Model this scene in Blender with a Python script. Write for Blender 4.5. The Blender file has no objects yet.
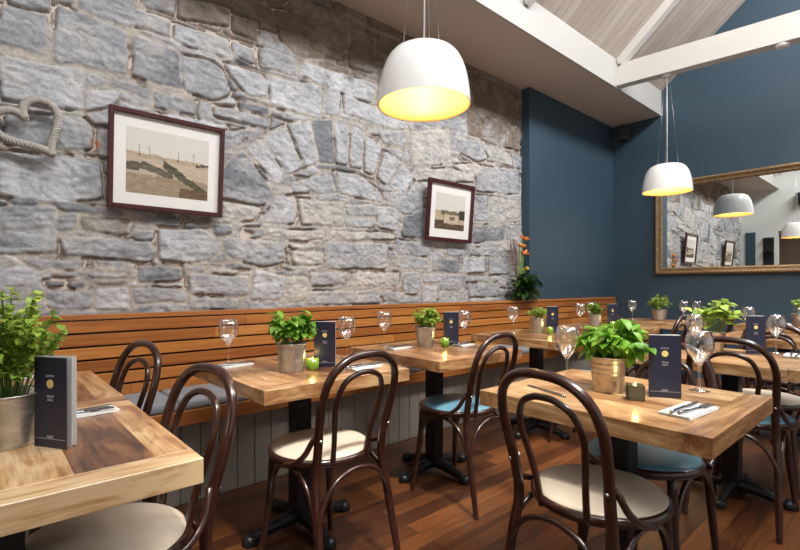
import bpy, bmesh, math, random
import numpy as np
from mathutils import Vector, Matrix

C = bpy.context.scene.collection
PI = math.pi

# ------------------------------------------------------------------ camera
FPX = 473.0
yaw = math.atan(535 / 473)
cam_d = bpy.data.cameras.new('camera')
cam = bpy.data.objects.new('camera', cam_d); C.objects.link(cam)
cam_d.sensor_width = 36; cam_d.lens = 36 * FPX / 800
cam_d.shift_y = 11 / 800
cam_d.clip_start = .05
cam.location = (0, 0, 1.13)
fx, fy = math.cos(yaw), math.sin(yaw)
cam.rotation_euler = (PI / 2, 0, math.atan2(fy, fx) - PI / 2)
bpy.context.scene.camera = cam

# ------------------------------------------------------------------ light and exposure
vs = bpy.context.scene.view_settings
vs.view_transform = 'Standard'; vs.look = 'None'; vs.gamma = 1; vs.use_curve_mapping = False
vs.exposure = 0.0
w = bpy.data.worlds.new('world'); bpy.context.scene.world = w
w.use_nodes = True
w.node_tree.nodes['Background'].inputs[0].default_value = (.75, .85, 1, 1)
w.node_tree.nodes['Background'].inputs[1].default_value = .4


def area(name, loc, target, sx, sy, power, col, spread=PI):
    d = bpy.data.lights.new(name, 'AREA'); d.shape = 'RECTANGLE'; d.size = sx; d.size_y = sy
    d.energy = power; d.color = col; d.spread = spread
    o = bpy.data.objects.new(name, d); C.objects.link(o)
    o.location = loc
    o.rotation_euler = (Vector(target) - Vector(loc)).to_track_quat('-Z', 'Y').to_euler()
    return o


# daylight through the roof light on the far slope, then two added fill lights
area('skylight_daylight', (2.9, -.66, 5.28), (2.9, 2.2, 1.9), 7.0, .75, 430, (1, .99, .985))
area('window_daylight', (2.6, -2.28, 1.6), (2.6, 1.5, 1.0), 5.2, 1.5, 8, (1, .96, .92))  # soft fill added at the unseen side wall
area('back_room_daylight', (-3.9, .6, 1.9), (0, 1, 1.2), 3.0, 1.6, 22, (1, .95, .88))  # fill added to brighten the room behind, no window there

sd = bpy.data.lights.new('sun', 'SUN'); sd.energy = 3.2; sd.angle = math.radians(2.5); sd.color = (1, .93, .82)
so = bpy.data.objects.new('sun', sd); C.objects.link(so)
so.rotation_euler = Vector((.16, .42, -1)).to_track_quat('-Z', 'Y').to_euler()

# ------------------------------------------------------------------ object helpers


def tag(o, label, cat, group=None, kind=None):
    if label: o['label'] = label
    if cat: o['category'] = cat
    if group: o['group'] = group
    if kind: o['kind'] = kind
    return o


def thing(name, label, cat, loc=(0, 0, 0), rz=0, group=None):
    o = bpy.data.objects.new(name, None); C.objects.link(o)
    o.location = loc; o.rotation_euler = (0, 0, rz); o.empty_display_size = .05
    return tag(o, label, cat, group)


def link_mesh(name, me, m, parent=None):
    o = bpy.data.objects.new(name, me); C.objects.link(o)
    if m is not None and not me.materials: me.materials.append(m)
    if parent is not None: o.parent = parent
    return o


def dup(root, loc, rz=0, label=None, group=None):
    r = root.copy(); C.objects.link(r); r.location = loc; r.rotation_euler = (0, 0, rz)
    if label: r['label'] = label
    if group: r['group'] = group
    for ch in list(root.children):
        c = ch.copy(); C.objects.link(c); c.parent = r
        for g in list(ch.children):
            d = g.copy(); C.objects.link(d); d.parent = c
    return r


def spline(pts, n=6):
    """Catmull-Rom through the points (each may carry a radius as 4th value)."""
    P = [np.array(p, float) for p in pts]
    P = [2 * P[0] - P[1]] + P + [2 * P[-1] - P[-2]]
    out = []
    for i in range(1, len(P) - 2):
        p0, p1, p2, p3 = P[i - 1:i + 3]
        for k in range(n):
            t = k / n
            out.append(.5 * ((2 * p1) + (-p0 + p2) * t + (2 * p0 - 5 * p1 + 4 * p2 - p3) * t * t + (-p0 + 3 * p1 - 3 * p2 + p3) * t ** 3))
    out.append(P[-2])
    return out


class MB:
    def __init__(s):
        s.bm = bmesh.new(); s.col = None

    def usecol(s):
        s.col = s.bm.loops.layers.float_color.new('Col'); return s

    def paint(s, faces, c):
        for f in faces:
            for l in f.loops: l[s.col] = (c[0], c[1], c[2], 1)

    def box(s, a, b, c=None, bev=0, rot=None, seg=1):
        r = bmesh.ops.create_cube(s.bm, size=1)
        vs_ = r['verts']
        a = Vector(a); b = Vector(b); m = (a + b) / 2; d = b - a
        for v in vs_:
            v.co = Vector((v.co.x * d.x, v.co.y * d.y, v.co.z * d.z))
            if rot is not None: v.co = rot @ v.co
            v.co += m
        fs = set(f for v in vs_ for f in v.link_faces)
        if c is not None and s.col is not None: s.paint(fs, c)
        if bev:
            es = set(e for v in vs_ for e in v.link_edges)
            r2 = bmesh.ops.bevel(s.bm, geom=list(es), offset=bev, segments=seg, profile=.5, affect='EDGES')
            fs = set(f for f in fs if f.is_valid) | set(r2['faces'])
        if c is not None and s.col is not None: s.paint(fs, c)
        return s

    def tube(s, pts, rad, seg=10, cap=True, closed=False):
        """tube through a list of points; rad scalar or list."""
        pts = [Vector([float(c) for c in p[:3]]) for p in pts]; n = len(pts)
        R = [rad] * n if not hasattr(rad, '__len__') else [float(q) for q in rad]
        rings = []; up = None
        for i in range(n):
            if closed: t = pts[(i + 1) % n] - pts[i - 1]
            else: t = pts[min(i + 1, n - 1)] - pts[max(i - 1, 0)]
            t.normalize()
            if up is None:
                up = t.orthogonal().normalized()
            up = (up - t * up.dot(t)).normalized()
            bn = t.cross(up)
            rings.append([s.bm.verts.new(pts[i] + R[i] * (math.cos(2 * PI * k / seg) * up + math.sin(2 * PI * k / seg) * bn)) for k in range(seg)])
        m = n if closed else n - 1
        for i in range(m):
            a, b = rings[i], rings[(i + 1) % n]
            for k in range(seg):
                f = s.bm.faces.new((a[k], a[(k + 1) % seg], b[(k + 1) % seg], b[k])); f.smooth = True
        if cap and not closed:
            s.bm.faces.new(rings[0][::-1]); s.bm.faces.new(rings[-1])
        return s

    def lathe(s, prof, seg=24, center=(0, 0), smooth=True, close=False):
        """profile of (r, z)."""
        rings = []
        for r, z in prof:
            if r <= 1e-6:
                rings.append([s.bm.verts.new((center[0], center[1], z))])
            else:
                rings.append([s.bm.verts.new((center[0] + r * math.cos(2 * PI * k / seg), center[1] + r * math.sin(2 * PI * k / seg), z)) for k in range(seg)])
        n = len(rings)
        for i in range(n if close else n - 1):
            a, b = rings[i], rings[(i + 1) % n]
            if len(a) == 1 and len(b) == 1: continue
            for k in range(seg):
                k2 = (k + 1) % seg
                if len(a) == 1: vv = (a[0], b[k], b[k2])
                elif len(b) == 1: vv = (a[k], a[k2], b[0])
                else: vv = (a[k], a[k2], b[k2], b[k])
                f = s.bm.faces.new(vv); f.smooth = smooth
        return s

    def prism(s, poly, z0, z1, axis='z'):
        """extrude 2-D polygon: axis z (x,y), x (y,z), y (x,z)."""
        def P(p, h):
            return {'z': (p[0], p[1], h), 'x': (h, p[0], p[1]), 'y': (p[0], h, p[1])}[axis]
        a = [s.bm.verts.new(P(p, z0)) for p in poly]; b = [s.bm.verts.new(P(p, z1)) for p in poly]
        n = len(poly)
        s.bm.faces.new(a); s.bm.faces.new(b[::-1])
        for k in range(n): s.bm.faces.new((a[k], b[k], b[(k + 1) % n], a[(k + 1) % n]))
        return s

    def build(s, name, m, parent=None, recalc=True, loc=None):
        if recalc: bmesh.ops.recalc_face_normals(s.bm, faces=s.bm.faces)
        me = bpy.data.meshes.new(name); s.bm.to_mesh(me); s.bm.free()
        o = link_mesh(name, me, m, parent)
        if loc: o.location = loc
        return o


def struct(name, mb, m):
    o = mb.build(name, m); o['kind'] = 'structure'; return o


# ------------------------------------------------------------------ material helpers


class NT:
    def __init__(s, name):
        s.m = bpy.data.materials.new(name); s.m.use_nodes = True
        s.t = s.m.node_tree; s.t.nodes.clear()
        s.out = s.n('ShaderNodeOutputMaterial')

    def n(s, typ, **kw):
        nd = s.t.nodes.new(typ)
        for k, v in kw.items(): setattr(nd, k, v)
        return nd

    def l(s, a, b): s.t.links.new(a, b)

    def coord(s): return s.n('ShaderNodeTexCoord').outputs['Object']

    def mapping(s, vec, scale=(1, 1, 1), loc=(0, 0, 0)):
        m = s.n('ShaderNodeMapping'); s.l(vec, m.inputs['Vector'])
        m.inputs['Scale'].default_value = scale; m.inputs['Location'].default_value = loc
        return m.outputs[0]

    def noise(s, vec, scale=5, detail=4, rough=.55, dist=0):
        n = s.n('ShaderNodeTexNoise'); s.l(vec, n.inputs['Vector'])
        n.inputs['Scale'].default_value = scale; n.inputs['Detail'].default_value = detail
        n.inputs['Roughness'].default_value = rough; n.inputs['Distortion'].default_value = dist
        return n.outputs['Fac']

    def ramp(s, fac, stops):
        r = s.n('ShaderNodeValToRGB'); s.l(fac, r.inputs[0])
        el = r.color_ramp.elements
        while len(el) < len(stops): el.new(.5)
        for e, (p, c) in zip(el, stops):
            e.position = p; e.color = (*c, 1) if len(c) == 3 else c
        return r.outputs[0]

    def mix(s, fac, a, b, blend='MIX'):
        m = s.n('ShaderNodeMix', data_type='RGBA', blend_type=blend)
        for sock, v in ((m.inputs['Factor'], fac), (m.inputs['A'], a), (m.inputs['B'], b)):
            if isinstance(v, (int, float)): sock.default_value = v
            elif isinstance(v, tuple): sock.default_value = (*v, 1) if len(v) == 3 else v
            else: s.l(v, sock)
        return m.outputs['Result']

    def math(s, op, a, b=None, clamp=False):
        m = s.n('ShaderNodeMath', operation=op, use_clamp=clamp)
        for i, v in enumerate((a, b)):
            if v is None: continue
            if isinstance(v, (int, float)): m.inputs[i].default_value = v
            else: s.l(v, m.inputs[i])
        return m.outputs[0]

    def bump(s, h, strength=.3, dist=.01):
        b = s.n('ShaderNodeBump'); s.l(h, b.inputs['Height'])
        b.inputs['Strength'].default_value = strength; b.inputs['Distance'].default_value = dist
        return b.outputs[0]

    def bsdf(s, col, rough=.5, normal=None, **kw):
        b = s.n('ShaderNodeBsdfPrincipled')
        if isinstance(col, tuple): b.inputs['Base Color'].default_value = (*col[:3], 1)
        else: s.l(col, b.inputs['Base Color'])
        if isinstance(rough, (int, float)): b.inputs['Roughness'].default_value = rough
        else: s.l(rough, b.inputs['Roughness'])
        if normal is not None: s.l(normal, b.inputs['Normal'])
        for k, v in kw.items():
            b.inputs[k.replace('_', ' ')].default_value = v
        s.l(b.outputs[0], s.out.inputs[0])
        return b


def plain(name, col, rough=.5, bump=0, bscale=60, var=.0, vscale=6, **kw):
    t = NT(name); v = t.coord()
    c = col
    if var:
        f = t.noise(v, vscale, 4)
        c = t.mix(f, tuple(x * (1 - var) for x in col), tuple(min(1, x * (1 + var)) for x in col))
    nm = t.bump(t.noise(v, bscale, 3), bump, .003) if bump else None
    t.bsdf(c, rough, nm, **kw)
    return t.m


M = {}
M['blue_wall'] = plain('blue_paint', (.032, .064, .094), .55, .08, 90, .06, 1.2)
M['white_paint'] = plain('white_paint', (.64, .62, .585), .5, .05, 60, .03, 3)
M['fascia'] = plain('fascia_paint', (.43, .42, .40), .5, .05, 60, .03, 3)
M['plaster'] = plain('cream_plaster', (.56, .49, .42), .7, .08, 40, .05, 2)
M['wall_white'] = plain('pale_wall_paint', (.66, .68, .66), .7, .05, 40, .03, 2)
M['black_metal'] = plain('black_metal', (.012, .012, .013), .38, .05, 80, Metallic=.3)
M['dark_metal'] = plain('steel', (.55, .55, .56), .25, Metallic=1.0)
M['cream_pad'] = plain('cream_leatherette', (.62, .54, .43), .42, .1, 120, .05, 8)
M['blue_pad'] = plain('blue_leatherette', (.115, .26, .345), .38, .1, 120, .06, 8)
M['bentwood'] = None
M['cushion'] = plain('grey_cloth', (.25, .26, .29), .9, .5, 350, .12, 60)
M['panel'] = plain('taupe_panel_paint', (.31, .275, .235), .55, .05, 50, .04, 4)
M['lamp_white'] = plain('lamp_enamel', (.86, .86, .85), .25, Coat_Weight=.3)
M['lamp_gold'] = plain('lamp_gilt_inside', (.74, .53, .20), .45)
M['cord'] = plain('cord_white', (.7, .7, .68), .6)
M['maroon'] = plain('maroon_frame', (.060, .010, .012), .35, .05, 60, .15, 20)
M['mount'] = plain('mount_card', (.80, .79, .76), .8)
M['navy'] = plain('menu_navy', (.018, .020, .045), .38)
M['paper'] = plain('white_paper', (.82, .82, .82), .7)
M['gold_mark'] = plain('menu_gold', (.75, .62, .22), .5)
M['grey_mark'] = plain('menu_print', (.55, .55, .60), .6)
M['napkin'] = plain('napkin_cloth', (.80, .80, .79), .85, .3, 200)
M['cutlery'] = plain('cutlery_steel', (.35, .36, .38), .2, Metallic=1.0)
M['soil'] = plain('potting_soil', (.03, .02, .012), .95, .8, 120)
M['stem'] = plain('green_stem', (.16, .27, .05), .6)
M['rope'] = plain('rope_fibre', (.40, .37, .335), .85, .8, 140, .3, 40)
M['wax'] = plain('candle_wax', (.85, .80, .66), .5)
M['plastic_black'] = plain('black_plastic', (.015, .016, .018), .45)
M['bottle_dark'] = plain('bottle_dark', (.03, .045, .03), .15)
M['vase'] = plain('dark_vase', (.02, .022, .02), .3)
M['orange_petal'] = plain('orange_petal', (.85, .25, .03), .5, var=.3, vscale=30)
M['yellow_petal'] = plain('yellow_petal', (.85, .55, .05), .5, var=.2, vscale=30)
M['twig'] = plain('brown_twig', (.20, .11, .09), .7)


def mat_bent():
    t = NT('dark_bentwood'); v = t.coord()
    g = t.noise(t.mapping(v, (40, 40, 6)), 2.2, 4)
    c = t.ramp(g, [(.3, (.015, .0045, .0028)), (.7, (.048, .0125, .0065))])
    t.bsdf(c, .28, None, Coat_Weight=.6, Coat_Roughness=.12)
    return t.m


def mat_table():
    """reclaimed planks: Col = (tone, grain direction, random offset)"""
    t = NT('reclaimed_planks'); v = t.coord()
    a = t.n('ShaderNodeVertexColor', layer_name='Col')
    sp = t.n('ShaderNodeSeparateColor'); t.l(a.outputs[0], sp.inputs[0])
    tone, dr, rnd = sp.outputs[0], sp.outputs[1], sp.outputs[2]
    s = t.n('ShaderNodeSeparateXYZ'); t.l(v, s.inputs[0])
    c1 = t.n('ShaderNodeCombineXYZ'); t.l(s.outputs[1], c1.inputs[0]); t.l(s.outputs[0], c1.inputs[1]); t.l(s.outputs[2], c1.inputs[2])
    vec = t.mix(dr, v, c1.outputs[0])
    off = t.n('ShaderNodeVectorMath', operation='ADD'); t.l(vec, off.inputs[0])
    oc = t.n('ShaderNodeCombineXYZ'); k = t.math('MULTIPLY', rnd, 37.0); t.l(k, oc.inputs[0]); t.l(k, oc.inputs[1]); t.l(oc.outputs[0], off.inputs[1])
    vv = off.outputs[0]
    figure = t.noise(t.mapping(vv, (2.2, 9, 9)), 1.6, 5, .6, 1.6)
    grain = t.noise(t.mapping(vv, (4, 90, 90)), 1.5, 4, .65, .3)
    blot = t.noise(t.mapping(vv, (3, 5, 5)), 1.3, 3, .5, .6)
    tt = t.math('ADD', t.math('ADD', t.math('MULTIPLY', tone, .74), .05), t.math('MULTIPLY', t.math('SUBTRACT', figure, .5), 1.15))
    tt = t.math('ADD', tt, t.math('MULTIPLY', t.math('SUBTRACT', grain, .5), .60))
    tt = t.math('ADD', tt, t.math('MULTIPLY', t.math('SUBTRACT', blot, .5), .50), True)
    c = t.ramp(tt, [(0, (.04, .015, .007)), (.22, (.12, .045, .018)), (.45, (.29, .13, .05)), (.66, (.50, .28, .12)), (.9, (.72, .51, .29))])
    nm = t.bump(grain, .12, .002)
    r = t.math('ADD', t.math('MULTIPLY', grain, .22), .20)
    t.bsdf(c, r, nm, Coat_Weight=.35, Coat_Roughness=.16)
    return t.m


def mat_bench():
    t = NT('orange_slat_wood'); v = t.coord()
    a = t.n('ShaderNodeVertexColor', layer_name='Col')
    sp = t.n('ShaderNodeSeparateColor'); t.l(a.outputs[0], sp.inputs[0])
    oc = t.n('ShaderNodeCombineXYZ'); k = t.math('MULTIPLY', sp.outputs[2], 23.0); t.l(k, oc.inputs[0]); t.l(k, oc.inputs[2])
    off = t.n('ShaderNodeVectorMath', operation='ADD'); t.l(v, off.inputs[0]); t.l(oc.outputs[0], off.inputs[1])
    g = t.noise(t.mapping(off.outputs[0], (1.5, 30, 30)), 1.6, 5, .6, .8)
    f = t.noise(t.mapping(off.outputs[0], (3, 120, 120)), 1.4, 3)
    x = t.math('ADD', t.math('MULTIPLY', sp.outputs[0], .5), t.math('MULTIPLY', g, .55))
    x = t.math('ADD', x, t.math('MULTIPLY', t.math('SUBTRACT', f, .5), .25), True)
    c = t.ramp(x, [(.1, (.12, .030, .008)), (.38, (.33, .105, .022)), (.62, (.52, .20, .042)), (.9, (.66, .32, .085))])
    t.bsdf(c, .36, t.bump(f, .08, .002), Coat_Weight=.25, Coat_Roughness=.2)
    return t.m


def mat_floor():
    t = NT('dark_red_floorboards'); v = t.coord()
    br = t.n('ShaderNodeTexBrick'); t.l(v, br.inputs['Vector'])
    br.offset = .37; br.inputs['Scale'].default_value = 1
    br.inputs['Brick Width'].default_value = 1.5; br.inputs['Row Height'].default_value = .092
    br.inputs['Mortar Size'].default_value = .0014; br.inputs['Mortar Smooth'].default_value = .3
    br.inputs['Bias'].default_value = 0
    br.inputs['Color1'].default_value = (0, 0, 0, 1); br.inputs['Color2'].default_value = (1, 1, 1, 1)
    br.inputs['Mortar'].default_value = (.5, .5, .5, 1)
    g = t.noise(t.mapping(v, (2.2, 30, 1)), 2.0, 6, .62, .9)
    fine = t.noise(t.mapping(v, (6, 160, 1)), 1.3, 3)
    sepc = t.n('ShaderNodeSeparateColor'); t.l(br.outputs['Color'], sepc.inputs[0])
    x = t.math('ADD', t.math('MULTIPLY', sepc.outputs[0], .42), t.math('MULTIPLY', g, .62))
    x = t.math('ADD', x, t.math('MULTIPLY', t.math('SUBTRACT', fine, .5), .2), True)
    c = t.ramp(x, [(.15, (.020, .007, .004)), (.45, (.062, .020, .007)), (.7, (.145, .050, .015)), (.95, (.27, .105, .034))])
    c = t.mix(br.outputs['Fac'], c, (.008, .004, .003))
    t.bsdf(c, .33, t.bump(fine, .08, .002), Coat_Weight=.2, Coat_Roughness=.25)
    return t.m


def mat_stone():
    t = NT('grey_rubble_stone'); v = t.coord()
    a = t.n('ShaderNodeVertexColor', layer_name='Col')
    n1 = t.noise(v, 9, 6, .65, .8); n2 = t.noise(v, 70, 5, .65); n3 = t.noise(t.mapping(v, (11, 11, 21)), 2.0, 6, .7, 1.4)
    c = t.mix(.75, a.outputs[0], t.ramp(n1, [(.3, (.33, .34, .36)), (.5, (.52, .52, .52)), (.72, (.68, .66, .63))]), 'OVERLAY')
    c = t.mix(.5, c, t.ramp(n3, [(.33, (.30, .30, .31)), (.5, (.52, .52, .52)), (.62, (.60, .60, .60))]), 'OVERLAY')
    c = t.mix(.4, c, t.ramp(n2, [(.3, (.3, .3, .3)), (.7, (.7, .7, .7))]), 'OVERLAY')
    h = t.math('ADD', t.math('MULTIPLY', n3, .8), t.math('MULTIPLY', n2, .4))
    t.bsdf(c, .85, t.bump(h, .55, .010), Specular_IOR_Level=.25)
    return t.m


def mat_vcol(name, rough=.6, **kw):
    t = NT(name); a = t.n('ShaderNodeVertexColor', layer_name='Col')
    t.bsdf(a.outputs[0], rough, None, **kw); return t.m


def mat_planked():
    t = NT('limed_boards'); v = t.coord()
    s = t.n('ShaderNodeSeparateXYZ'); t.l(v, s.inputs[0])
    fr = t.math('FRACT', t.math('MULTIPLY', s.outputs[0], 9.0))
    idx = t.math('FLOOR', t.math('MULTIPLY', s.outputs[0], 9.0))
    wn = t.n('ShaderNodeTexWhiteNoise', noise_dimensions='1D'); t.l(idx, wn.inputs['W'])
    g = t.noise(t.mapping(v, (70, 3, 3)), 1.5, 5, .6, .4)
    gap = t.math('LESS_THAN', fr, .04)
    x = t.math('ADD', t.math('MULTIPLY', g, .8), t.math('MULTIPLY', wn.outputs[0], .25))
    c = t.ramp(x, [(.25, (.42, .35, .30)), (.75, (.68, .61, .55))])
    c = t.mix(gap, c, (.20, .16, .13))
    t.bsdf(c, .65, t.bump(g, .1, .003)); return t.m


def mat_galv(name, base=(.62, .61, .58)):
    t = NT(name); v = t.coord()
    n = t.noise(v, 30, 4, .6, .5)
    c = t.ramp(n, [(.3, tuple(x * .62 for x in base)), (.7, base)])
    t.bsdf(c, .34, t.bump(n, .08, .003), Metallic=.85); return t.m


def mat_leaf(name, lo, hi):
    t = NT(name); v = t.coord()
    a = t.n('ShaderNodeVertexColor', layer_name='Col')
    sp = t.n('ShaderNodeSeparateColor'); t.l(a.outputs[0], sp.inputs[0])
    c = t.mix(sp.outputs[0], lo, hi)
    b = t.bsdf(c, .38, t.bump(t.noise(v, 90, 2), .15, .003))
    tr = t.n('ShaderNodeBsdfTranslucent'); t.l(c, tr.inputs[0])
    mx = t.n('ShaderNodeMixShader'); mx.inputs[0].default_value = .30
    t.l(b.outputs[0], mx.inputs[1]); t.l(tr.outputs[0], mx.inputs[2]); t.l(mx.outputs[0], t.out.inputs[0])
    return t.m


def mat_glass():
    t = NT('thin_clear_glass')
    fr = t.n('ShaderNodeLayerWeight'); fr.inputs[0].default_value = .35
    gl = t.n('ShaderNodeBsdfGlossy'); gl.inputs['Roughness'].default_value = .03; gl.inputs[0].default_value = (1, 1, 1, 1)
    tr = t.n('ShaderNodeBsdfTransparent'); tr.inputs[0].default_value = (.97, .97, .975, 1)
    f = t.math('ADD', t.math('MULTIPLY', fr.outputs['Facing'], .75), .07, True)
    mx = t.n('ShaderNodeMixShader'); t.l(f, mx.inputs[0]); t.l(tr.outputs[0], mx.inputs[1]); t.l(gl.outputs[0], mx.inputs[2])
    t.l(mx.outputs[0], t.out.inputs[0]); return t.m


def mat_tint(name, col, rough=.1):
    t = NT(name)
    gl = t.n('ShaderNodeBsdfGlossy'); gl.inputs['Roughness'].default_value = rough
    tr = t.n('ShaderNodeBsdfTranslucent'); tr.inputs[0].default_value = (*col, 1)
    df = t.n('ShaderNodeBsdfDiffuse'); df.inputs[0].default_value = (*col, 1)
    m1 = t.n('ShaderNodeMixShader'); m1.inputs[0].default_value = .5; t.l(tr.outputs[0], m1.inputs[1]); t.l(df.outputs[0], m1.inputs[2])
    m2 = t.n('ShaderNodeMixShader'); m2.inputs[0].default_value = .10; t.l(m1.outputs[0], m2.inputs[1]); t.l(gl.outputs[0], m2.inputs[2])
    t.l(m2.outputs[0], t.out.inputs[0]); return t.m


def mat_emit(name, col, s):
    t = NT(name); e = t.n('ShaderNodeEmission'); e.inputs[0].default_value = (*col, 1); e.inputs[1].default_value = s
    t.l(e.outputs[0], t.out.inputs[0]); return t.m


def mat_mirror():
    t = NT('mirror_glass'); g = t.n('ShaderNodeBsdfGlossy'); g.inputs[0].default_value = (.86, .88, .86, 1)
    g.inputs['Roughness'].default_value = .0; t.l(g.outputs[0], t.out.inputs[0]); return t.m


def mat_gilt():
    t = NT('antique_gilt'); v = t.coord(); n = t.noise(v, 60, 4, .6)
    c = t.ramp(n, [(.3, (.11, .06, .025)), (.7, (.46, .32, .17))])
    t.bsdf(c, .42, t.bump(n, .4, .004), Metallic=.45); return t.m


M['bentwood'] = mat_bent(); M['table'] = mat_table(); M['bench'] = mat_bench(); M['floor'] = mat_floor()
M['stone'] = mat_stone(); M['planked'] = mat_planked(); M['galv'] = mat_galv('galvanised_steel')
M['warm_galv'] = mat_galv('warm_ribbed_metal', (.66, .54, .42))
M['leaf'] = mat_leaf('basil_leaf', (.06, .20, .015), (.27, .52, .05))
M['leaf_light'] = mat_leaf('light_herb_leaf', (.15, .30, .03), (.52, .66, .13))
M['leaf_dark'] = mat_leaf('dark_glossy_leaf', (.012, .05, .012), (.10, .20, .03))
M['glass'] = mat_glass(); M['green_glass'] = mat_tint('lime_glass', (.30, .50, .03)); M['smoke_glass'] = mat_tint('smoky_glass', (.12, .125, .09))
M['flame'] = mat_emit('candle_flame', (1, .72, .3), 14); M['bulb'] = mat_emit('lamp_bulb', (1, .78, .46), 12)
M['mirror'] = mat_mirror(); M['gilt'] = mat_gilt(); M['vcol'] = mat_vcol('printed_photograph', .55)

# ------------------------------------------------------------------ the setting
WY = 3.09       # mean stone face
BX = 6.62       # blue end wall
BY = 2.985      # face of the blue pier wall
PX = 4.56       # pier begins
SZ = 3.345      # soffit underside
SY = 2.355      # soffit outer edge
RY, RZ = 0.02, 5.67
EX = -.45       # white end wall behind the camera
struct('floor', MB().box((-4.4, -2.4, -.06), (BX + .1, 3.4, 0)), M['floor'])

mb = MB(); k = (RZ - 3.76) / (SY - RY)
mb.prism([(-2.4, 0), (3.4, 0), (3.4, 3.5), (SY, 3.70), (RY, RZ + .1), (-2.4, 3.7)], BX, BX + .12, 'x')
struct('wall_back', mb, M['blue_wall'])
mb = MB().box((PX, BY, 0), (BX, 3.4, SZ))
struct('wall_pier', mb, M['blue_wall'])
# soffit box: underside, fascia
mb = MB().box((EX, SY + .025, SZ), (BX, 3.4, SZ + .05))
struct('ceiling_soffit', mb, M['plaster'])
mb = MB().box((EX, SY, SZ - .002), (BX, SY + .025, 3.80))
struct('trim_1', mb, M['fascia'])


def roof(name, y0, z0, y1, z1, x0, x1, th=.06, mat='planked'):
    b = MB().prism([(y0, z0), (y1, z1), (y1, z1 + th), (y0, z0 + th)], x0, x1, 'x')
    return struct(name, b, M[mat])


roof('ceiling_near_slope', SY, 3.66, RY, RZ, EX, BX)
# far slope with a long roof light in it
kz = (RZ - 3.7) / (RY + 2.4)
zf = lambda y: 3.7 + (y + 2.4) * kz
roof('ceiling_far_slope', -2.4, 3.7, -1.15, zf(-1.15), EX, BX)
roof('ceiling_far_slope_top', -.12, zf(-.12), RY, RZ, EX, BX)
roof('ceiling_far_slope_end', -1.15, zf(-1.15), -.12, zf(-.12), 6.45, BX)
wn = MB()
for x in np.arange(EX, 6.5, 1.15):
    wn.prism([(-1.15, zf(-1.15)), (-.12, zf(-.12)), (-.12, zf(-.12) + .06), (-1.15, zf(-1.15) + .06)], x, x + .05, 'x')
struct('window_1', wn, M['white_paint'])
# unseen side wall, window openings made up to go with the soft fill
mb = MB()
mb.box((EX, -2.5, 0), (BX, -2.4, .8)); mb.box((EX, -2.5, 2.45), (BX, -2.4, 3.75))
for a, b in ((EX, 0), (1.6, 1.9), (3.5, 3.8), (5.4, BX)): mb.box((a, -2.5, .8), (b, -2.4, 2.45))
struct('wall_side', mb, M['wall_white'])
for i, (a, b) in enumerate(((0, 1.6), (1.9, 3.5), (3.8, 5.4))):
    f = MB()
    f.box((a, -2.47, .8), (a + .05, -2.42, 2.45)).box((b - .05, -2.47, .8), (b, -2.42, 2.45))
    f.box((a, -2.47, .8), (b, -2.42, .85)).box((a, -2.47, 2.40), (b, -2.42, 2.45)).box(((a + b) / 2 - .02, -2.47, .8), ((a + b) / 2 + .02, -2.42, 2.45))
    struct('window_%d' % (i + 2), f, M['white_paint'])
# end wall behind the camera, open below 2.39 m
mb = MB().prism([(-2.4, 2.39), (3.4, 2.39), (3.4, 3.5), (SY, 3.76), (RY, RZ), (-2.4, 3.7)], EX - .12, EX, 'x')
mb.box((EX - .12, -2.4, 0), (EX, -1.2, 2.39)); mb.box((EX - .12, 2.38, 0), (EX, 3.4, 2.39))
struct('wall_end', mb, M['wall_white'])
mb = MB().box((EX, 2.80, 0), (EX + .03, 2.99, 2.39))
struct('door_1', mb, M['blue_wall'])
# room beyond the opening
mb = MB().box((-4.4, -2.4, 0), (-4.3, 3.4, 2.6)).box((-4.4, 3.3, 0), (EX - .12, 3.4, 2.6)).box((-4.4, -2.5, 0), (EX - .12, -2.4, 2.6))
struct('wall_back_room', mb, M['plaster'])
struct('ceiling_back_room', MB().box((-4.4, -2.4, 2.6), (EX - .12, 3.4, 2.66)), M['wall_white'])

# tie beams and rafters
struct('trim_2', MB().prism([(SY + .02, 3.365), (SY + .02, 3.60), (-2.35, 3.60 - .24), (-2.35, 3.365 - .24)], 5.30, 5.42, 'x'), M['white_paint'])
struct('trim_3', MB().box((1.63, -2.35, 3.36), (1.75, SY + .02, 3.60), bev=.004), M['white_paint'])
for i, x in enumerate((5.30, 3.50, 1.63, .0)):
    b = MB().prism([(SY - .02, 3.56), (RY, RZ - .11), (RY, RZ + .02), (SY, 3.69)], x, x + .09, 'x')
    struct('trim_%d' % (4 + i), b, M['white_paint'])


# ------------------------------------------------------------------ the rubble stone wall
def wall_pt(x, y, Y=WY - .02):
    r0 = fx + (x - 400) / 473 * fy; r1 = fy - (x - 400) / 473 * fx
    t = Y / r1
    return t * r0, 1.13 - (y - 286) / 473 * t


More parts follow.
